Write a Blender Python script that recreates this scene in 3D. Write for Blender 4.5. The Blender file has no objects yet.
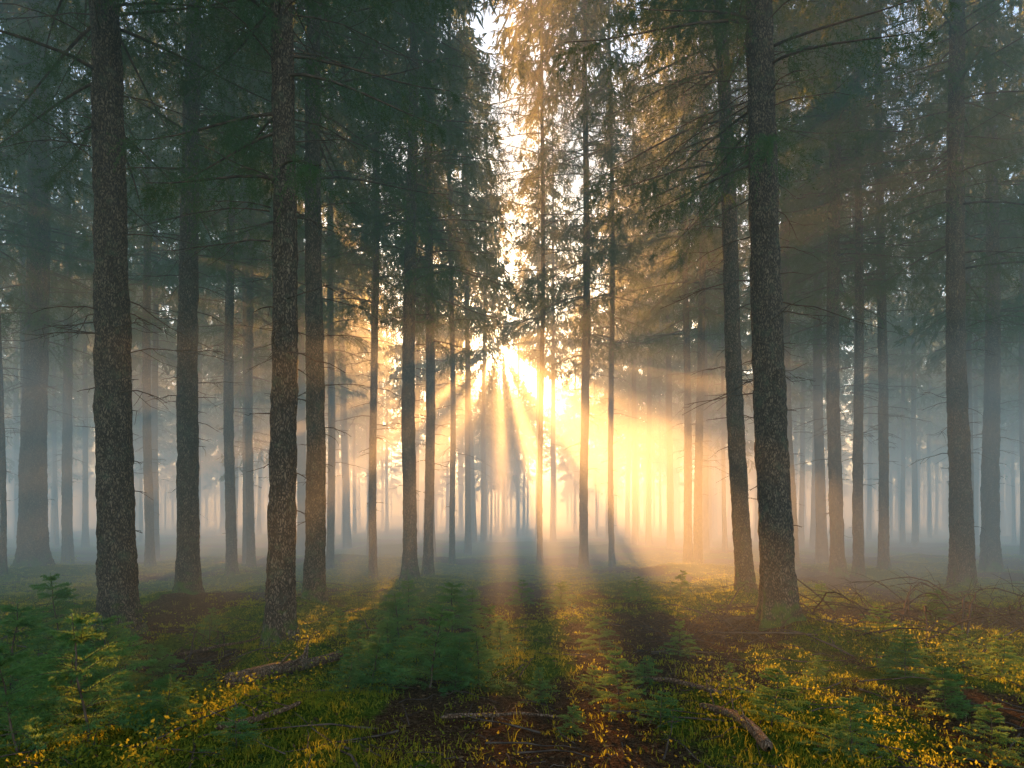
import bpy, math, numpy as np
from mathutils import Vector
rng = np.random.default_rng(7)
sc = bpy.context.scene
sc.view_settings.view_transform = 'Standard'
sc.view_settings.look = 'None'
sc.view_settings.exposure = 0
F = 682.7; HOR = 515.0; CH = 1.6
ELEV = 14.0; TE = math.tan(math.radians(ELEV))
AZ = -1.0; TA = math.tan(math.radians(AZ))
SUN_STR = 37.0; SKY_STR = 0.36

# ---------------------------------------------------------------- helpers
def vn(x, y, s=0.0):
    x = np.asarray(x, float); y = np.asarray(y, float)
    xi = np.floor(x); yi = np.floor(y); fx = x-xi; fy = y-yi
    fx = fx*fx*(3-2*fx); fy = fy*fy*(3-2*fy)
    def h(a, b):
        v = np.sin(a*127.1+b*311.7+s*74.7)*43758.5453
        return v-np.floor(v)
    return (h(xi,yi)*(1-fx)+h(xi+1,yi)*fx)*(1-fy)+(h(xi,yi+1)*(1-fx)+h(xi+1,yi+1)*fx)*fy
def fbm(x, y, s=0, o=4):
    a = 0; w = .5; t = 0
    for i in range(o):
        a = a+w*vn(x*2**i, y*2**i, s+i*3.3); t += w; w *= .5
    return a/t

class MB:
    def __init__(s): s.parts = []
    def add(s, v, f, m=0, smooth=True): s.parts.append((np.asarray(v,float).reshape(-1,3), np.asarray(f,int), m, smooth))
    def polys(s, P, m=0):            # P (N,k,3)
        if len(P) == 0: return
        n, k = P.shape[:2]
        s.parts.append((P.reshape(-1,3), np.arange(n*k).reshape(n,k), m, False))
    def mesh(s, name, mats):
        me = bpy.data.meshes.new(name)
        off = 0; V = []; L = []; S = []; M = []; SM = []; ls = 0
        for v, f, m, sm in s.parts:
            V.append(v); L.append((f+off).ravel()); n, k = f.shape
            S.append(ls+np.arange(n)*k); ls += n*k; off += len(v)
            M.append(np.full(n, m)); SM.append(np.full(n, sm))
        V = np.concatenate(V); L = np.concatenate(L); S = np.concatenate(S)
        me.vertices.add(len(V)); me.vertices.foreach_set('co', V.astype(np.float32).ravel())
        me.loops.add(len(L)); me.loops.foreach_set('vertex_index', L.astype(np.int32))
        me.polygons.add(len(S)); me.polygons.foreach_set('loop_start', S.astype(np.int32))
        for mt in mats: me.materials.append(mt)
        me.polygons.foreach_set('material_index', np.concatenate(M).astype(np.int32))
        me.polygons.foreach_set('use_smooth', np.concatenate(SM).astype(bool))
        me.update(calc_edges=True)
        return me

def obj(name, me, loc=(0,0,0), rot=(0,0,0), scale=(1,1,1), parent=None):
    o = bpy.data.objects.new(name, me)
    o.location = loc; o.rotation_euler = rot; o.scale = scale
    if parent: o.parent = parent
    sc.collection.objects.link(o); return o

def tube(mb, pts, rad, sides=5, m=0):
    pts = np.asarray(pts,float); rad = np.asarray(rad,float); n = len(pts)
    d = np.gradient(pts, axis=0); d /= np.linalg.norm(d,axis=1)[:,None]+1e-9
    ref = np.array([0,0,1.]) if abs(d[0,2])<.8 else np.array([0,1.,0])
    a = np.cross(d, ref); a /= np.linalg.norm(a,axis=1)[:,None]+1e-9
    b = np.cross(d, a)
    th = np.arange(sides)*2*np.pi/sides
    v = pts[:,None]+rad[:,None,None]*(np.cos(th)[None,:,None]*a[:,None]+np.sin(th)[None,:,None]*b[:,None])
    i = np.arange(n-1)[:,None]*sides; j = np.arange(sides)[None]; k = (j+1)%sides
    f = np.stack([i+j, i+k, i+sides+k, i+sides+j], -1).reshape(-1,4)
    mb.add(v, f, m)

def norm(v): return v/(np.linalg.norm(v,axis=-1,keepdims=True)+1e-9)

def comb(P0, P1, n, nl, nw, rg):
    """needle triangles along segments"""
    M = len(P0); d = norm(P1-P0)
    t = (np.arange(n)[None]+rg.random((M,n)))/n
    base = P0[:,None]+(P1-P0)[:,None]*t[...,None]
    r = norm(np.cross(d[:,None], rg.normal(size=(M,n,3))))
    nd = norm(d[:,None]*.75+r)
    ln = nl*(.7+.5*rg.random((M,n,1)))*(1-.35*t[...,None]**3)
    w = d[:,None]*nw*.5
    T = np.stack([base-w, base+w, base+nd*ln], 2)
    return T.reshape(-1,3,3)

def kite(P0, P1, w, rg):
    d = norm(P1-P0); s = norm(np.cross(d, rg.normal(size=P0.shape)+np.array([0,0,1.5])))
    m = P0+(P1-P0)*.4; w = np.broadcast_to(np.asarray(w).reshape(-1,1), (len(P0),1))
    return np.stack([P0, m+s*w/2, P1, m-s*w/2], 1)

# ---------------------------------------------------------------- materials
def newmat(name):
    m = bpy.data.materials.new(name); m.use_nodes = True
    nt = m.node_tree; nt.nodes.clear()
    out = nt.nodes.new('ShaderNodeOutputMaterial'); return m, nt, out
def ramp(nt, fac, stops):
    r = nt.nodes.new('ShaderNodeValToRGB'); e = r.color_ramp.elements
    while len(e) < len(stops): e.new(.5)
    for el,(p,c) in zip(e, stops): el.position = p; el.color = (*c,1)
    nt.links.new(fac, r.inputs[0]); return r.outputs[0]
def mix(nt, fac, a, b, bt='MIX'):
    n = nt.nodes.new('ShaderNodeMix'); n.data_type = 'RGBA'; n.blend_type = bt
    for sock, v in ((n.inputs[0],fac),(n.inputs[6],a),(n.inputs[7],b)):
        if isinstance(v,(int,float)): sock.default_value = v
        elif isinstance(v,tuple): sock.default_value = (*v,1)
        else: nt.links.new(v, sock)
    return n.outputs[2]
def noise(nt, vec, scale, det=4, rough=.6):
    n = nt.nodes.new('ShaderNodeTexNoise'); n.inputs['Scale'].default_value = scale
    n.inputs['Detail'].default_value = det; n.inputs['Roughness'].default_value = rough
    nt.links.new(vec, n.inputs['Vector']); return n.outputs['Fac']
def mapping(nt, vec, s):
    n = nt.nodes.new('ShaderNodeMapping'); n.inputs['Scale'].default_value = s
    nt.links.new(vec, n.inputs['Vector']); return n.outputs[0]
def math_(nt, op, a, b):
    n = nt.nodes.new('ShaderNodeMath'); n.operation = op
    for s,v in ((n.inputs[0],a),(n.inputs[1],b)):
        if isinstance(v,(int,float)): s.default_value = v
        else: nt.links.new(v, s)
    return n.outputs[0]

def bark_mat(name, dark, light, moss=True):
    m, nt, out = newmat(name)
    tc = nt.nodes.new('ShaderNodeTexCoord')
    v = mapping(nt, tc.outputs['Object'], (1,1,.38))
    vo = nt.nodes.new('ShaderNodeTexVoronoi'); vo.inputs['Scale'].default_value = 46
    vo.feature = 'DISTANCE_TO_EDGE'
    nz = noise(nt, v, 14, 5, .7)
    va = nt.nodes.new('ShaderNodeVectorMath'); va.operation='ADD'
    cn = nt.nodes.new('ShaderNodeTexNoise'); cn.inputs['Scale'].default_value=18; nt.links.new(v,cn.inputs['Vector'])
    sc_ = nt.nodes.new('ShaderNodeVectorMath'); sc_.operation='SCALE'; sc_.inputs['Scale'].default_value=.08
    nt.links.new(cn.outputs['Color'], sc_.inputs[0]); nt.links.new(v, va.inputs[0]); nt.links.new(sc_.outputs[0], va.inputs[1])
    nt.links.new(va.outputs[0], vo.inputs['Vector'])
    edge = math_(nt,'MINIMUM', math_(nt,'MULTIPLY', vo.outputs['Distance'], 4.0), 1.0)
    hgt = math_(nt,'MULTIPLY', edge, nz)
    col = ramp(nt, hgt, [(.05,tuple(c*.45 for c in dark)),(.3,dark),(.7,light)])
    lich = ramp(nt, noise(nt, tc.outputs['Object'], 5, 6, .75), [(.52,(0,0,0)),(.66,(1,1,1))])
    col = mix(nt, math_(nt,'MULTIPLY',lich,.5), col, (.12,.14,.08))
    if moss:
        sx = nt.nodes.new('ShaderNodeSeparateXYZ'); nt.links.new(tc.outputs['Object'], sx.inputs[0])
        zz = math_(nt,'ADD', math_(nt,'MULTIPLY', sx.outputs[2], -1.3), math_(nt,'MULTIPLY',noise(nt,tc.outputs['Object'],6,4),2.2))
        mk = ramp(nt, zz, [(.55,(0,0,0)),(.95,(1,1,1))])
        col = mix(nt, math_(nt,'MULTIPLY',mk,.8), col, (.09,.15,.02))
    b = nt.nodes.new('ShaderNodeBsdfPrincipled'); b.inputs['Roughness'].default_value = .9
    b.inputs['Specular IOR Level'].default_value = .2
    nt.links.new(col, b.inputs['Base Color'])
    bp = nt.nodes.new('ShaderNodeBump'); bp.inputs['Strength'].default_value = .9; bp.inputs['Distance'].default_value = .02
    nt.links.new(hgt, bp.inputs['Height']); nt.links.new(bp.outputs[0], b.inputs['Normal'])
    nt.links.new(b.outputs[0], out.inputs[0]); return m

def leaf_mat(name, c1, c2, tr, tfac=.4, scale=.8, trm=.6):
    m, nt, out = newmat(name)
    geo = nt.nodes.new('ShaderNodeNewGeometry')
    n = noise(nt, geo.outputs['Position'], scale, 2)
    n2 = math_(nt,'MULTIPLY', math_(nt,'ADD', n, geo.outputs['Random Per Island']), .5)
    col = ramp(nt, n2, [(.2,c1),(.75,c2)])
    d = nt.nodes.new('ShaderNodeBsdfDiffuse'); t = nt.nodes.new('ShaderNodeBsdfTranslucent')
    nt.links.new(col, d.inputs[0]); nt.links.new(mix(nt,trm,col,tr), t.inputs[0])
    mx = nt.nodes.new('ShaderNodeMixShader'); mx.inputs[0].default_value = tfac
    nt.links.new(d.outputs[0], mx.inputs[1]); nt.links.new(t.outputs[0], mx.inputs[2])
    nt.links.new(mx.outputs[0], out.inputs[0]); return m
def plain(name, c1, c2, s):
    m, nt, out = newmat(name); b = nt.nodes.new('ShaderNodeBsdfDiffuse')
    geo = nt.nodes.new('ShaderNodeNewGeometry')
    nt.links.new(ramp(nt, noise(nt,geo.outputs['Position'],s,3), [(.3,c1),(.7,c2)]), b.inputs[0])
    nt.links.new(b.outputs[0], out.inputs[0]); return m

BARK = bark_mat('spruce_bark', (.10,.068,.045), (.34,.24,.155))
BARKF = plain('spruce_bark_far', (.05,.038,.03), (.15,.115,.085), 7)
TWIG = plain('dead_twig', (.05,.035,.026), (.19,.13,.09), 9)
NEEDLE = leaf_mat('spruce_needles', (.022,.085,.045), (.06,.16,.07), (.26,.23,.04), .47)
SAPN = leaf_mat('young_spruce_needles', (.055,.16,.065), (.15,.32,.10), (.40,.46,.05), .45, 3)
HERB = leaf_mat('undergrowth_leaves', (.05,.090,.016), (.16,.21,.03), (.80,.70,.05), .54, 1.5, .7)
LITT = leaf_mat('dry_needles', (.08,.045,.022), (.27,.155,.07), (.24,.14,.04), .2, 5)

# ---------------------------------------------------------------- tree layout
hero = [(33,38,578,26),(120,101,640,35),(188,192,602,21),(281,279,655,27),(314,317,610,20),(410,412,590,14),
        (428,430,583,10),(373,376,582,8),(232,229,580,10),(251,250,572,8),(68,66,566,10),(3,-4,584,6),
        (780,757,638,32),(746,716,606,17),(838,832,582,14),(859,855,581,10),(884,879,577,10),(962,956,592,21),
        (991,990,574,16),(698,703,571,9),(688,683,569,8),(584,586,571,9),(540,543,566,6),(452,450,568,6),
        (793,778,572,12),(150,146,570,9),(612,610,566,6),(330,333,570,8)]
trees = []
for xb, xt, yb, w in hero:
    D = CH*F/(yb-HOR)
    x = (xb-512)/F*D; r = w/F*D/2
    lean = (xt-xb)/F*D / (CH+HOR/F*D)
    trees.append((x, D, r, lean))

def moss_mask(x, y):
    return np.clip((fbm(x*.55+3, y*.4+9, 5, 4)-.37)*5.0, 0, 1)
def hgt(x, y):
    x = np.asarray(x,float); y = np.asarray(y,float)
    h = (fbm(x*.22, y*.22, 1, 3)-.5)*.55 + (fbm(x*1.3, y*1.3, 2, 3)-.5)*.18
    h = h*np.clip((np.abs(y)+2)/8,.25,1)
    h = h+moss_mask(x,y)*.06
    for tx, ty, r, l in trees:
        if ty < 18:
            d2 = (x-tx)**2+(y-ty)**2
            h = h+.16*(r/.2)*np.exp(-d2/(2*(r*2.6)**2))
    return h

# ---------------------------------------------------------------- ground
def axis(lo, flo, fhi, hi, st):
    mid = np.arange(flo, fhi, st)
    a = []; p = fhi; s = st
    while p < hi: a.append(p); s *= 1.09; p += s
    a.append(hi); b = []; p = flo-st; s = st
    while p > lo: b.append(p); s *= 1.09; p -= s
    b.append(lo); return np.concatenate([np.array(b[::-1]), mid, np.array(a)])
gx = axis(-500,-8,9,500,.05); gy = axis(-200,2.8,14,900,.05)
X, Y = np.meshgrid(gx, gy); Z = hgt(X,Y)
near = (np.abs(X)<12)&(Y>1)&(Y<20)
Z = Z+np.where(near, (fbm(X*9,Y*9,8,3)-.5)*.08*(.4+moss_mask(X,Y)), 0)
ny, nx = X.shape
mb = MB(); i = np.arange(ny-1)[:,None]*nx; j = np.arange(nx-1)[None]
mb.add(np.stack([X,Y,Z],-1), np.stack([i+j,i+j+1,i+nx+j+1,i+nx+j],-1).reshape(-1,4))
m, nt, out = newmat('forest_floor')
geo = nt.nodes.new('ShaderNodeNewGeometry'); P = geo.outputs['Position']
at = nt.nodes.new('ShaderNodeAttribute'); at.attribute_name = 'moss'
n1 = noise(nt,P,30,6,.75); n2 = noise(nt,P,2.5,5,.7); n3 = noise(nt,P,110,3,.7)
nb_ = math_(nt,'MULTIPLY',math_(nt,'ADD',n1,n3),.5)
litc = ramp(nt, nb_, [(.38,(.022,.013,.008)),(.5,(.11,.064,.032)),(.62,(.28,.17,.085))])
mosc = ramp(nt, nb_, [(.38,(.025,.045,.007)),(.5,(.11,.165,.02)),(.62,(.28,.32,.045))])
fac = ramp(nt, math_(nt,'ADD', at.outputs['Fac'], math_(nt,'SUBTRACT', n2, .5)), [(.3,(0,0,0)),(.6,(1,1,1))])
b = nt.nodes.new('ShaderNodeBsdfDiffuse'); nt.links.new(mix(nt,fac,litc,mosc), b.inputs[0])
bp = nt.nodes.new('ShaderNodeBump'); bp.inputs['Strength'].default_value=1; bp.inputs['Distance'].default_value=.04
nt.links.new(math_(nt,'ADD',n1,n3), bp.inputs['Height']); nt.links.new(bp.outputs[0], b.inputs['Normal'])
nt.links.new(b.outputs[0], out.inputs[0])
me = mb.mesh('forest_floor', [m])
a = me.attributes.new('moss','FLOAT','POINT'); a.data.foreach_set('value', moss_mask(X,Y).astype(np.float32).ravel())
obj('forest_ground', me)

# ---------------------------------------------------------------- crowns
def crown(seed, H, base, Lmax, dens=1.0):
    rg = np.random.default_rng(seed); sticks = []; A = []; B = []
    z = base
    while z < H-.3:
        t = (z-base)/(H-base)
        nb = rg.integers(4,7) if t > .1 else rg.integers(2,5)
        for _ in range(nb):
            if rg.random() < .12: continue
            L = Lmax*min(1,(1-t)**.75*1.05)*rg.uniform(.65,1.1)
            if t < .2: L *= rg.uniform(.55,1)
            az = rg.uniform(0,2*np.pi); o = np.array([math.cos(az),math.sin(az),0.])
            sd = np.array([-o[1],o[0],0.])
            droop = rg.uniform(.25,.6)*(1-t*.8); up = .25*t+rg.uniform(-.05,.15)
            bend = rg.normal()*.12
            s = np.linspace(0,1,7)
            z0 = z+rg.uniform(-.2,.2)
            def P(s):
                s = np.asarray(s)[:,None]
                return o*s*L + sd*(bend*s*s*L) + np.array([0,0,1.])*(z0+up*L*s-droop*L*s**1.6+.12*L*s**4)
            sticks.append((P(s), np.linspace(.018+.003*L,.004,7)))
            n = max(5,int(L/.1*dens))
            ss = np.sort(rg.uniform(.12,1,n)); p = P(ss)
            tl = (.25+.55*np.sin(np.pi*np.clip(ss,0,1)**.8))*rg.uniform(.5,1.15,n)*min(1,.35+L/3)
            sg = np.where(rg.random(n)<.5,-1,1)[:,None]
            dr = norm(o*rg.uniform(.3,.8,(n,1))+sd*sg*rg.uniform(.3,1,(n,1))+np.array([0,0,-1.])*rg.uniform(.1,1.4,(n,1)))
            q = p+dr*tl[:,None]
            A.append(p); B.append(q)
            for k in range(4):
                u = rg.uniform(.1,.95,(n,1)); c = p+(q-p)*u
                d2 = norm(dr+rg.normal(size=(n,3))*.6+np.array([0,0,-.6]))
                A.append(c); B.append(c+d2*(tl[:,None]*.5+.07)*rg.uniform(.5,1.1,(n,1)))
        z += rg.uniform(.34,.62)
    return sticks, np.concatenate(A), np.concatenate(B)

def dead(mb, rg, z0, z1, n, r_at, m=1, lmax=1.7, sub=6):
    for _ in range(n):
        z = z0+(z1-z0)*rg.random()**.7; az = rg.uniform(0,2*np.pi); L = rg.uniform(.25,lmax)*(.5+.5*(z-z0)/(z1-z0))
        o = np.array([math.cos(az),math.sin(az),0.]); sd = np.array([-o[1],o[0],0.])
        s = np.linspace(0,1,6)[:,None]; bend = rg.normal()*.15; dr = rg.uniform(.0,.45); up=rg.uniform(-.1,.2)
        st = r_at*.7
        p = o*(st+s*L)+sd*(bend*L*s**2)+np.array([0,0,1.])*(z+up*L*s-dr*L*s**1.7)
        p[1:] += rg.normal(size=(5,3))*.012*L
        tube(mb, p, np.linspace(.008+.002*L,.003,6), 4, m)
        for k in range(int(L*sub)):
            u = rg.uniform(.2,.95); i = min(4,int(u*5)); c = p[i]+(p[i+1]-p[i])*(u*5-i)
            d = norm(o*.6+sd*rg.choice([-1,1])*rg.uniform(.4,1)+np.array([0,0,rg.uniform(-.7,.1)]))
            l = rg.uniform(.15,.55)*(1-u*.4)
            e = c+d*l; mid = (c+e)/2+np.array([0,0,-.03*l])+rg.normal(size=3)*.02
            tube(mb, [c,mid,e], [.004,.0032,.002], 3, m)

def low_tmpl(seed, H, base, Lmax, r):
    rg = np.random.default_rng(seed+50)
    st, A, B = crown(seed, H, base, Lmax, .8)
    mb = MB()
    z = np.linspace(-.3,H,18); wob = np.cumsum(rg.normal(size=(18,2))*.012,axis=0)
    tube(mb, np.column_stack([wob,z]), r*(1-.86*np.clip(z/H,0,1))+r*.35*np.exp(-np.clip(z,0,99)/.4), 10, 0)
    for p, rr in st: tube(mb, p[::2], rr[::2], 3, 1)
    dead(mb, rg, 2.5, base+1.5, 26, r, 1, 1.8, 3)
    w = .065+.045*rg.random(len(A))
    return mb, kite(A, B, w, rg)
TM = []
for k,(H,b_,L,r) in enumerate([(25,9,2.9,.16),(22,7,2.5,.12),(26,10.5,3.0,.17),(19,4.5,2.3,.10),(24,8,2.7,.14)]):
    mb, fol = low_tmpl(100+k*7, H, b_, L, r)
    np_ = len(mb.parts); mb.polys(fol, 2)
    prt = mb.parts[:np_]
    cen = np.array([[p[0].mean(0), p[0][-1]] for p in prt])
    TM.append((mb.mesh('spruce_far_%d'%k,[BARKF,TWIG,NEEDLE]), prt, cen, fol, H))

# canopy gaps (sun-space: across the sunlight, z - tan(elev)*y)
gaps = [((.05,1.5),(1.8,-.45),.16,.62),((1.8,-.45),(4.7,-3.4),.62,1.25),((2.5,-1.0),(6.0,-1.8),.6,1.0),((-.05,1.2),(.0,-2.4),.08,.34),
        ((-.25,1.1),(-1.9,-1.9),.08,.42),((.22,.9),(1.2,-2.8),.09,.46),((-.6,1.0),(-3.4,-1.3),.06,.30)]
def in_gap(x, c):
    r = np.zeros(x.shape,bool)
    for (x0,c0),(x1,c1),r0,r1 in gaps:
        dx,dc = x1-x0,c1-c0
        t = np.clip(((x-x0)*dx+(c-c0)*dc)/(dx*dx+dc*dc),0,1)
        r |= np.hypot(x-x0-t*dx, c-c0-t*dc) < r0+(r1-r0)*t
    return r

forest = bpy.data.objects.new('distant_spruce_forest', None); sc.collection.objects.link(forest)
nC = 0
def place_far(x, y, k=None):
    global nC
    if k is None: k = rng.integers(len(TM))
    if -4 < x < 6 and y > 45 and k in (0,2): k = 3
    me, parts, cen, fol, H = TM[k]
    s = rng.uniform(.85,1.15); rz = rng.uniform(0,6.28); z = float(hgt(x,y))-.05
    if y > 20 and -11 < x < 11:
        c, n = math.cos(rz), math.sin(rz)
        R = np.array([[c,n,0],[-n,c,0],[0,0,1]])*s
        T = np.array([x,y,z])
        W = (fol.reshape(-1,3)@R+T).reshape(fol.shape)
        ctr = W.mean(1); gxx = ctr[:,0]-TA*ctr[:,1]; gc = ctr[:,2]-TE*ctr[:,1]
        g = in_gap(gxx, gc)
        # crowns thinned around the sun's line to let a wider warm glow through
        dd = (gxx+.2)**2/(2.7**2)+(gc-2.3)**2/(3.3**2)
        d2 = (gxx+.1)**2/(1.6**2)+(gc-.2)**2/(1.8**2)
        cl = vn(gxx*.9, gc*.9, 4)
        g |= rng.random(len(g)) < .07+.55*np.exp(-dd)*(.3+1.1*cl)+.32*np.exp(-d2)
        C = cen@R+T
        pg = in_gap(C[...,0]-TA*C[...,1], C[...,2]-TE*C[...,1]).any(1); pg[0] = False
        mb = MB(); mb.parts = [p for p,q in zip(parts,pg) if not q]; mb.polys(fol[~g], 2)
        me = mb.mesh('spruce_thinned',[BARKF,TWIG,NEEDLE]); nC += 1
    obj('spruce', me, (x,y,z), (rng.normal()*.012,rng.normal()*.012,rz), (s,s,s), forest)
cnt = 0
for gy_ in np.arange(5, 84, 4.1):
    for gx_ in np.arange(-72, 73, 4.1):
        x = gx_+rng.uniform(-2,2); y = gy_+rng.uniform(-2,2)
        if abs(x) > .76*y+7: continue
        if y < 21 and abs(x) < .78*max(y,0)+3.0: continue
        if y < 26 and any((x-t[0])**2+(y-t[1])**2 < 4 for t in trees): continue
        if .4 < x < 5.6 and y > 21 and rng.random() > (.6 if y < 50 else .4): continue
        if -.5 < x < 1.6 and y < 30: continue
        if y > 55 and rng.random() < .15: continue
        place_far(x, y); cnt += 1
for x in np.concatenate([np.arange(-72,-5,3.0),np.arange(8,72,3.0)]):   # low-branched trees of the forest edge
    place_far(x+rng.uniform(-1,1), 87+rng.uniform(-3,4), 3); cnt += 1
for x,y in [(1.0,58),(2.8,66)]: place_far(x, y, 1); cnt += 1
for x,y in [(-9,2),(-7,-3),(-12,-1),(-10,-7),(9,-4),(-14,4),(-7.5,1.0)]:  # unseen trees added beside and behind the viewpoint to darken the left foreground
    place_far(x, y, 1 if x<0 else 4); cnt += 1
print('far trees', cnt, 'thinned', nC)

# ---------------------------------------------------------------- hero trees
HC = []
for k,(H,b_,L) in enumerate([(26,6.4,3.0),(27,7.6,3.1),(24,7.0,2.6)]):
    rg = np.random.default_rng(900+k); st, A, B = crown(300+k*5, H, b_, L, 1.15)
    mb = MB()
    for p, rr in st: tube(mb, p, rr, 4, 0)
    low = (A[:,2] < 14.5)
    mb.polys(comb(A[low],B[low],16,.050,.016,rg),1)
    mb.polys(kite(A[~low],B[~low],.065,rg),1)
    HC.append((mb.mesh('spruce_crown_%d'%k,[TWIG,NEEDLE]),H))
for n,(x,y,r,lean) in enumerate(trees):
    rg = np.random.default_rng(40+n); H = 26.
    z0 = float(hgt(x,y))-.18
    e = bpy.data.objects.new('spruce_tree', None); sc.collection.objects.link(e)
    e.location = (x,y,z0); e.rotation_euler = (0, math.atan(lean), 0)
    zz = np.concatenate([np.arange(0,1.2,.03),np.arange(1.2,12,.06),np.linspace(12,H,20)])
    sd = 44; th = np.arange(sd)/sd*2*np.pi+np.pi/2
    ZZ, TH = np.meshgrid(zz, th, indexing='ij')
    nr = rg.integers(4,7); ph = rg.uniform(0,6.28,3)
    rad = r*(1.0-.80*ZZ/H)+r*np.exp(-ZZ/.28)*(.55+.35*np.cos(nr*TH+ph[0])+.18*np.cos((nr-2)*TH+ph[1]))
    rad += r*.04*np.cos(2*TH+ph[2]+ZZ*.3)
    U = (TH-np.pi/2)*r
    rad += ((fbm(U*28+n*7, ZZ*15, n, 3)-.5)*.035 + (fbm(U*7, ZZ*3+n*5, n+3, 2)-.5)*.04)*np.clip(r/.2,.5,1.2)
    wx = .05*np.sin(ZZ*.35+ph[0])*np.clip(ZZ/4,0,1); wy = .05*np.sin(ZZ*.3+ph[1])*np.clip(ZZ/4,0,1)
    V = np.stack([wx+rad*np.cos(TH), wy+rad*np.sin(TH), ZZ],-1)
    mb = MB(); i = np.arange(len(zz)-1)[:,None]*sd; j = np.arange(sd)[None]; k = (j+1)%sd
    mb.add(V, np.stack([i+j,i+k,i+sd+k,i+sd+j],-1).reshape(-1,4), 0)
    dead(mb, rg, 2.6, 10.0, 44 if y < 20 else 30, r, 1, 2.0)
    dead(mb, rg, 1.0, 4, 10, r, 1, .35)
    obj('trunk', mb.mesh('trunk',[BARK,TWIG]), parent=e)
    me, _ = HC[n%3]; s = rg.uniform(.9,1.1)
    obj('crown', me, (0,0,rg.uniform(-.8,.9)), (0,0,rg.uniform(0,6.28)), (s,s,1), e)

# ---------------------------------------------------------------- young spruces
SP = []
for k in range(5):
    rg = np.random.default_rng(60+k); mb = MB(); A=[];B=[]
    zs = np.linspace(0,1,10); cx = np.cumsum(rg.normal(size=(10,2))*.008,axis=0)
    tube(mb, np.column_stack([cx,zs]), np.linspace(.012,.003,10), 6, 0)
    A.append(np.array([[cx[-3,0],cx[-3,1],.76],[cx[-2,0],cx[-2,1],.88]])); B.append(np.array([[cx[-2,0],cx[-2,1],.88],[cx[-1,0],cx[-1,1],1.03]]))
    for z in np.linspace(.05,.92,11):
        z += rg.uniform(-.035,.035)
        for q in range(rg.integers(4,7)):
            L = (.60*(1-z)**.85+.06)*rg.uniform(.5,1.15); az = rg.uniform(0,6.28)
            o = np.array([math.cos(az),math.sin(az),0.]); sd_ = np.array([-o[1],o[0],0])
            up = rg.uniform(.1,.6)+.4*z; s = np.linspace(0,1,6)[:,None]
            p = o*L*s+np.array([0,0,1.])*(z+L*(up*s-.4*s**2))+sd_*rg.normal()*.08*L*s**2
            tube(mb, p, np.linspace(.004,.0015,6), 3, 0)
            A.append(p[:-1]); B.append(p[1:])
            nt_ = int(L/.035)+2
            u = np.sort(rg.uniform(.12,.95,nt_)); ii = np.minimum(4,(u*5).astype(int)); c = p[ii]+(p[ii+1]-p[ii])*(u*5-ii)[:,None]
            d = norm(o+sd_*rg.choice([-1,1],(nt_,1))*rg.uniform(.6,1.1,(nt_,1))+np.array([0,0,1.])*rg.uniform(-.3,.35,(nt_,1)))
            l = (.5*L*(1-u)+.045)*rg.uniform(.7,1.2,nt_)
            A.append(c); B.append(c+d*l[:,None])
    A = np.concatenate(A); B = np.concatenate(B)
    mb.polys(comb(A,B,22,.030,.0085,rg),1)
    SP.append(mb.mesh('young_spruce_%d'%k,[TWIG,SAPN]))
def at_px(px, py):
    D = CH*F/(py-HOR); return (px-512)/F*D, D
sap = [(430,692,.76),(372,694,.55),(478,688,.55),(398,650,.65),(452,652,.7),(408,622,.65),(500,664,.45),(345,700,.38),(470,630,.55),
       (620,716,.5),(772,742,.46),(850,765,.4),(905,690,.42),(948,722,.4),(600,652,.42),(680,662,.42),(540,700,.32),(1000,690,.45),
       (90,752,.9),(20,768,.75),(165,742,.42),(10,690,.9),(205,690,.3),(150,690,.5),(60,655,.9),(235,765,.3),(730,700,.25),
       (880,650,.42),(660,735,.28),(570,740,.22),(340,640,.35),(560,612,.5),(640,610,.45),(520,606,.5),(680,604,.5),(820,612,.45),
       (990,760,.42),(815,690,.3),(110,690,.75),(210,640,.4),(935,640,.5),(385,672,.55),(455,690,.5),(60,720,.7),
       (360,668,.45),(490,645,.45),(590,690,.28),(645,690,.28),(965,670,.42),(415,675,.5),(440,668,.45)]
for i,(px,py,h) in enumerate(sap):
    x,y = at_px(px,py)
    wd = rng.uniform(.85,1.35)
    obj('young_spruce', SP[i%5], (x,y,float(hgt(x,y))-.02), (rng.normal()*.1,rng.normal()*.1,rng.uniform(0,6.28)), (h*wd,h*wd,h))

# ---------------------------------------------------------------- undergrowth
def scatter(n, dens=None):
    y = 2.6+rng.random(n)**1.6*24; x = rng.uniform(-1,1,n)*(.80*y+1.5)
    return x, y
mb = MB()
x, y = scatter(26000); mk = moss_mask(x,y)
keep = rng.random(len(x)) < (.08+.85*mk*(vn(x*1.4,y*1.4,12)>.3))*np.clip(1.2-.02*y,.3,1); x=x[keep]; y=y[keep]; z = hgt(x,y)
K = 9
N = len(x); sz = rng.uniform(.5,1.2,N)*(.4+1.1*vn(x*.9,y*.9,33))
base = np.stack([x,y,z],-1)[:,None]+np.concatenate([rng.normal(size=(N,K,2))*.06,np.zeros((N,K,1))],-1)
base[...,2] += rng.random((N,K))*.15*sz[:,None]
d = norm(np.concatenate([rng.normal(size=(N,K,2)),.35+.6*rng.random((N,K,1))],-1))
l = (.014+.018*rng.random((N,K,1)))*sz[:,None,None]
mb.polys(kite((base).reshape(-1,3),(base+d*l).reshape(-1,3),(l*.6).reshape(-1),rng),0)
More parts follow.
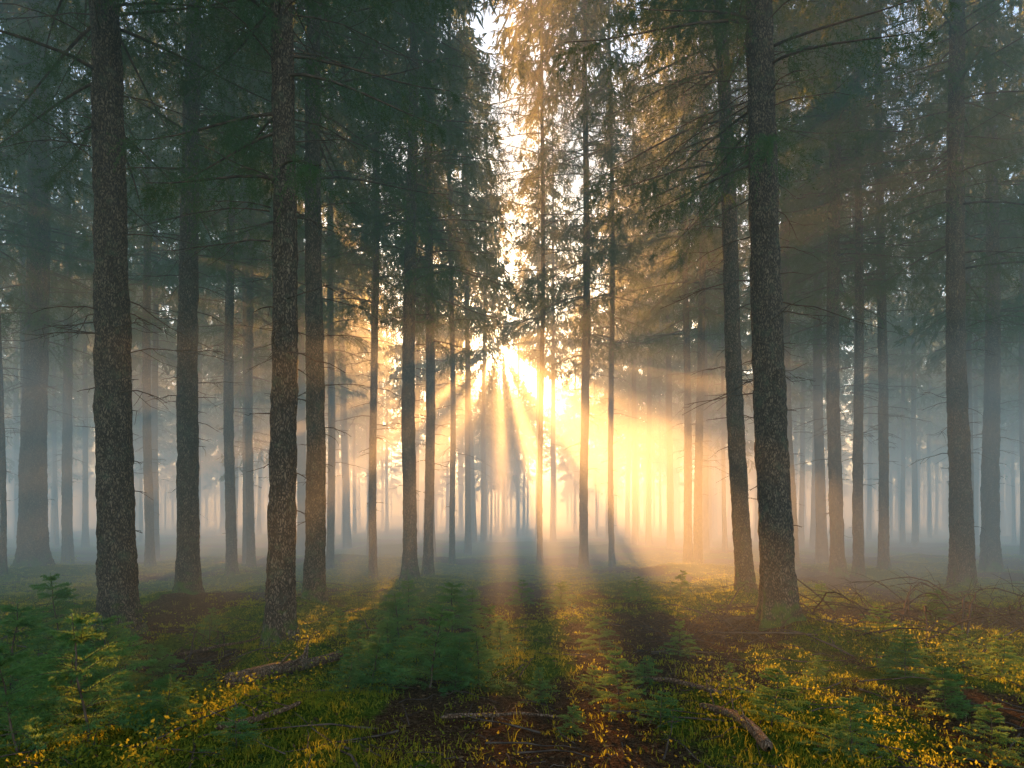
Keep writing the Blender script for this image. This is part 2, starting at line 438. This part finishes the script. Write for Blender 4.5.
def blades(n, thr, h0, h1, w, K, seed):        # grass (tall) / moss tips (short)
    x, y = scatter(n); mk = moss_mask(x,y); keep = rng.random(len(x)) < (.10+.9*mk)*(vn(x*.8,y*.8,seed)>thr)
    x=x[keep];y=y[keep];z=hgt(x,y)+.01;N=len(x)
    base = np.stack([x,y,z],-1)[:,None]+np.concatenate([rng.normal(size=(N,K,2))*.03,np.zeros((N,K,1))],-1)
    d = norm(np.concatenate([rng.normal(size=(N,K,2))*.45,np.ones((N,K,1))],-1)); l = rng.uniform(h0,h1,(N,K,1))
    mid = base+d*l*.6; tip = base+d*l; tip[...,:2] += d[...,:2]*l*.5; tip[...,2] -= l[...,0]*.12
    sd_ = norm(np.cross(d,np.array([0,0,1.])+rng.normal(size=d.shape)*.2))*w
    mb.polys(np.stack([base-sd_,base+sd_,mid+sd_*.8,mid-sd_*.8],2).reshape(-1,4,3),0)
    mb.polys(np.stack([mid-sd_*.8,mid+sd_*.8,tip],2).reshape(-1,3,3),0)
blades(7500,.45,.04,.14,.0028,7,71)
blades(26000,.12,.02,.055,.004,9,5)
obj('forest_undergrowth', mb.mesh('forest_undergrowth',[HERB]))

mb = MB()
x, y = scatter(34000); y = np.minimum(y,30); z = hgt(x,y)+.012; N = len(x)
d = norm(np.stack([rng.normal(size=N),rng.normal(size=N),rng.normal(size=N)*.25],-1)); l = rng.uniform(.01,.055,(N,1))
p = np.stack([x,y,z],-1); mb.polys(kite(p,p+d*l,(l*.35).reshape(-1),rng),0)
obj('needle_litter', mb.mesh('needle_litter',[LITT]))

mb = MB()
for i in range(1200):
    y = 2.8+rng.random()**1.4*14; x = rng.uniform(-1,1)*(.8*y+1); L = rng.uniform(.1,1.0)*rng.random()+.08; az = rng.uniform(0,6.28)
    s = np.linspace(-.5,.5,6); px_ = x+math.cos(az)*s*L; py_ = y+math.sin(az)*s*L
    pz = hgt(px_,py_)+.03+rng.normal(size=6)*.008+max(0,rng.normal())*.05*(s+.5)
    tube(mb, np.stack([px_+rng.normal(size=6)*.01*L,py_+rng.normal(size=6)*.01*L,pz],-1), np.linspace(.003+.009*L,.002,6), 4, 0)
obj('fallen_twigs', mb.mesh('fallen_twigs',[TWIG]))

def log(name, pxs, r0, r1, lift=0.0):
    pts = np.array([at_px(*p) for p in pxs]); t = np.linspace(0,1,len(pts)); tt = np.linspace(0,1,26)
    x = np.interp(tt,t,pts[:,0]); y = np.interp(tt,t,pts[:,1])
    x += np.sin(tt*9)*.015; rr = np.linspace(r0,r1,26)*(1+.05*rng.normal(size=26))
    z = hgt(x,y)+rr*.8+lift*tt+.05
    z = np.convolve(np.pad(z,3,'edge'),np.ones(7)/7,'valid')
    rr[0] *= .5; rr[-1] *= .3
    mb = MB(); tube(mb, np.stack([x,y,z],-1), rr, 14, 0)
    for q in range(7):
        u = rng.integers(3,22); c = np.array([x[u],y[u],z[u]]); d = norm(rng.normal(size=3)+np.array([0,0,.8])); l = rng.uniform(.06,.35)
        tube(mb, [c,c+d*l*.5+rng.normal(size=3)*.01,c+d*l], [r0*.25,r0*.18,.003], 5, 0)
    obj(name, mb.mesh(name,[BARKW]))
BARKW = bark_mat('dead_wood', (.24,.13,.07), (.46,.29,.18), False)
log('fallen_log', [(224,694),(285,680),(342,665)], .075,.045)
log('fallen_branch', [(700,724),(735,738),(768,772)], .025,.04)
log('fallen_branch', [(215,752),(262,742),(300,728)], .028,.016)
log('fallen_branch', [(440,735),(520,722),(560,728)], .018,.008)
log('fallen_branch', [(640,690),(700,705),(720,715)], .018,.025)
log('fallen_branch', [(180,655),(240,648),(262,640)], .02,.01)

def brush(name, cx, cy, sx, sy, n, hmax, L0, L1):
    mb = MB()
    for i in range(n):
        x = cx+rng.normal()*sx; y = cy+rng.normal()*sy; L = rng.uniform(L0,L1); az = rng.uniform(0,6.28)
        s = np.linspace(0,1,9); up = rng.uniform(.1,1)*hmax
        px_ = x+math.cos(az)*s*L; py_ = y+math.sin(az)*s*L+.1*np.sin(s*3)
        pz = hgt(px_,py_)+up*np.sin(s*np.pi*rng.uniform(.6,1))+.01
        p = np.stack([px_,py_,pz],-1); p[1:] += rng.normal(size=(8,3))*.012
        tube(mb, p, np.linspace(.006+.005*L,.002,9), 4, 0)
        for k in range(7):
            u = rng.integers(2,8); d = norm(rng.normal(size=3)+np.array([math.cos(az),math.sin(az),0])); l = rng.uniform(.15,.5)
            tube(mb, [p[u],p[u]+d*l*.5,p[u]+d*l+np.array([0,0,-.05])], [.004,.003,.0015], 3, 0)
    obj(name, mb.mesh(name,[TWIG]))
brush('dead_branch_pile', 5.9, 9.3, 1.2, .8, 90, .6, .8, 2.2)
brush('dead_branch_pile', 3.0, 9.0, .5, .4, 34, .25, .4, 1.1)
brush('dead_branch_pile', -4.6, 7.6, .8, .8, 22, .3, .5, 1.5)

# ---------------------------------------------------------------- fog
def fog(name, lo, hi, dens, g, ecol, estr):
    mb = MB(); x0,y0,z0 = lo; x1,y1,z1 = hi
    v = [(x0,y0,z0),(x1,y0,z0),(x1,y1,z0),(x0,y1,z0),(x0,y0,z1),(x1,y0,z1),(x1,y1,z1),(x0,y1,z1)]
    mb.add(v, [(0,3,2,1),(4,5,6,7),(0,1,5,4),(1,2,6,5),(2,3,7,6),(3,0,4,7)], 0, False)
    m, nt, out = newmat(name)
    s = nt.nodes.new('ShaderNodeVolumeScatter')
    s.inputs['Density'].default_value = dens; s.inputs['Anisotropy'].default_value = g
    s.inputs['Color'].default_value = (1,1,1,1)
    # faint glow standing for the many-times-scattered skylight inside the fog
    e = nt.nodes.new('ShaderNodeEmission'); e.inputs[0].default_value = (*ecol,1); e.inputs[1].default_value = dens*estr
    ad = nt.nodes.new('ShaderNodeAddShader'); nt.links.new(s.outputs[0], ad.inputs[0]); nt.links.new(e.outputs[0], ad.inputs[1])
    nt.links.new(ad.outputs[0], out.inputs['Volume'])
    obj(name, mb.mesh(name,[m]))
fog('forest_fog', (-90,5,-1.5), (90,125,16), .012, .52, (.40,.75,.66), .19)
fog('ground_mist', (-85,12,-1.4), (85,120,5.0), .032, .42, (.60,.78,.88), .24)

# ---------------------------------------------------------------- light, sky, camera
w = bpy.data.worlds.new('World'); sc.world = w; w.use_nodes = True
w.cycles.sampling_method = 'NONE'
nt = w.node_tree; bg = nt.nodes['Background']; sky = nt.nodes.new('ShaderNodeTexSky'); sky.sky_type = 'NISHITA'
sky.sun_disc = False; sky.sun_elevation = math.radians(ELEV); sky.sun_rotation = math.radians(AZ)
nt.links.new(sky.outputs[0], bg.inputs[0]); bg.inputs[1].default_value = SKY_STR
sl = bpy.data.lights.new('sun','SUN'); sl.energy = SUN_STR; sl.angle = math.radians(.5); sl.color = (1,.45,.11)
so = bpy.data.objects.new('sun', sl); so.rotation_euler = (math.radians(-(90-ELEV)),0,math.radians(-AZ)); so.location=(0,100,40); sc.collection.objects.link(so)
cam = bpy.data.cameras.new('camera'); cam.lens = 24; cam.sensor_width = 36; cam.shift_y = (HOR-384)/1024; cam.clip_end = 3000
co = bpy.data.objects.new('camera', cam); co.location = (0,0,CH); co.rotation_euler = (math.radians(90),0,0)
sc.collection.objects.link(co); sc.camera = co
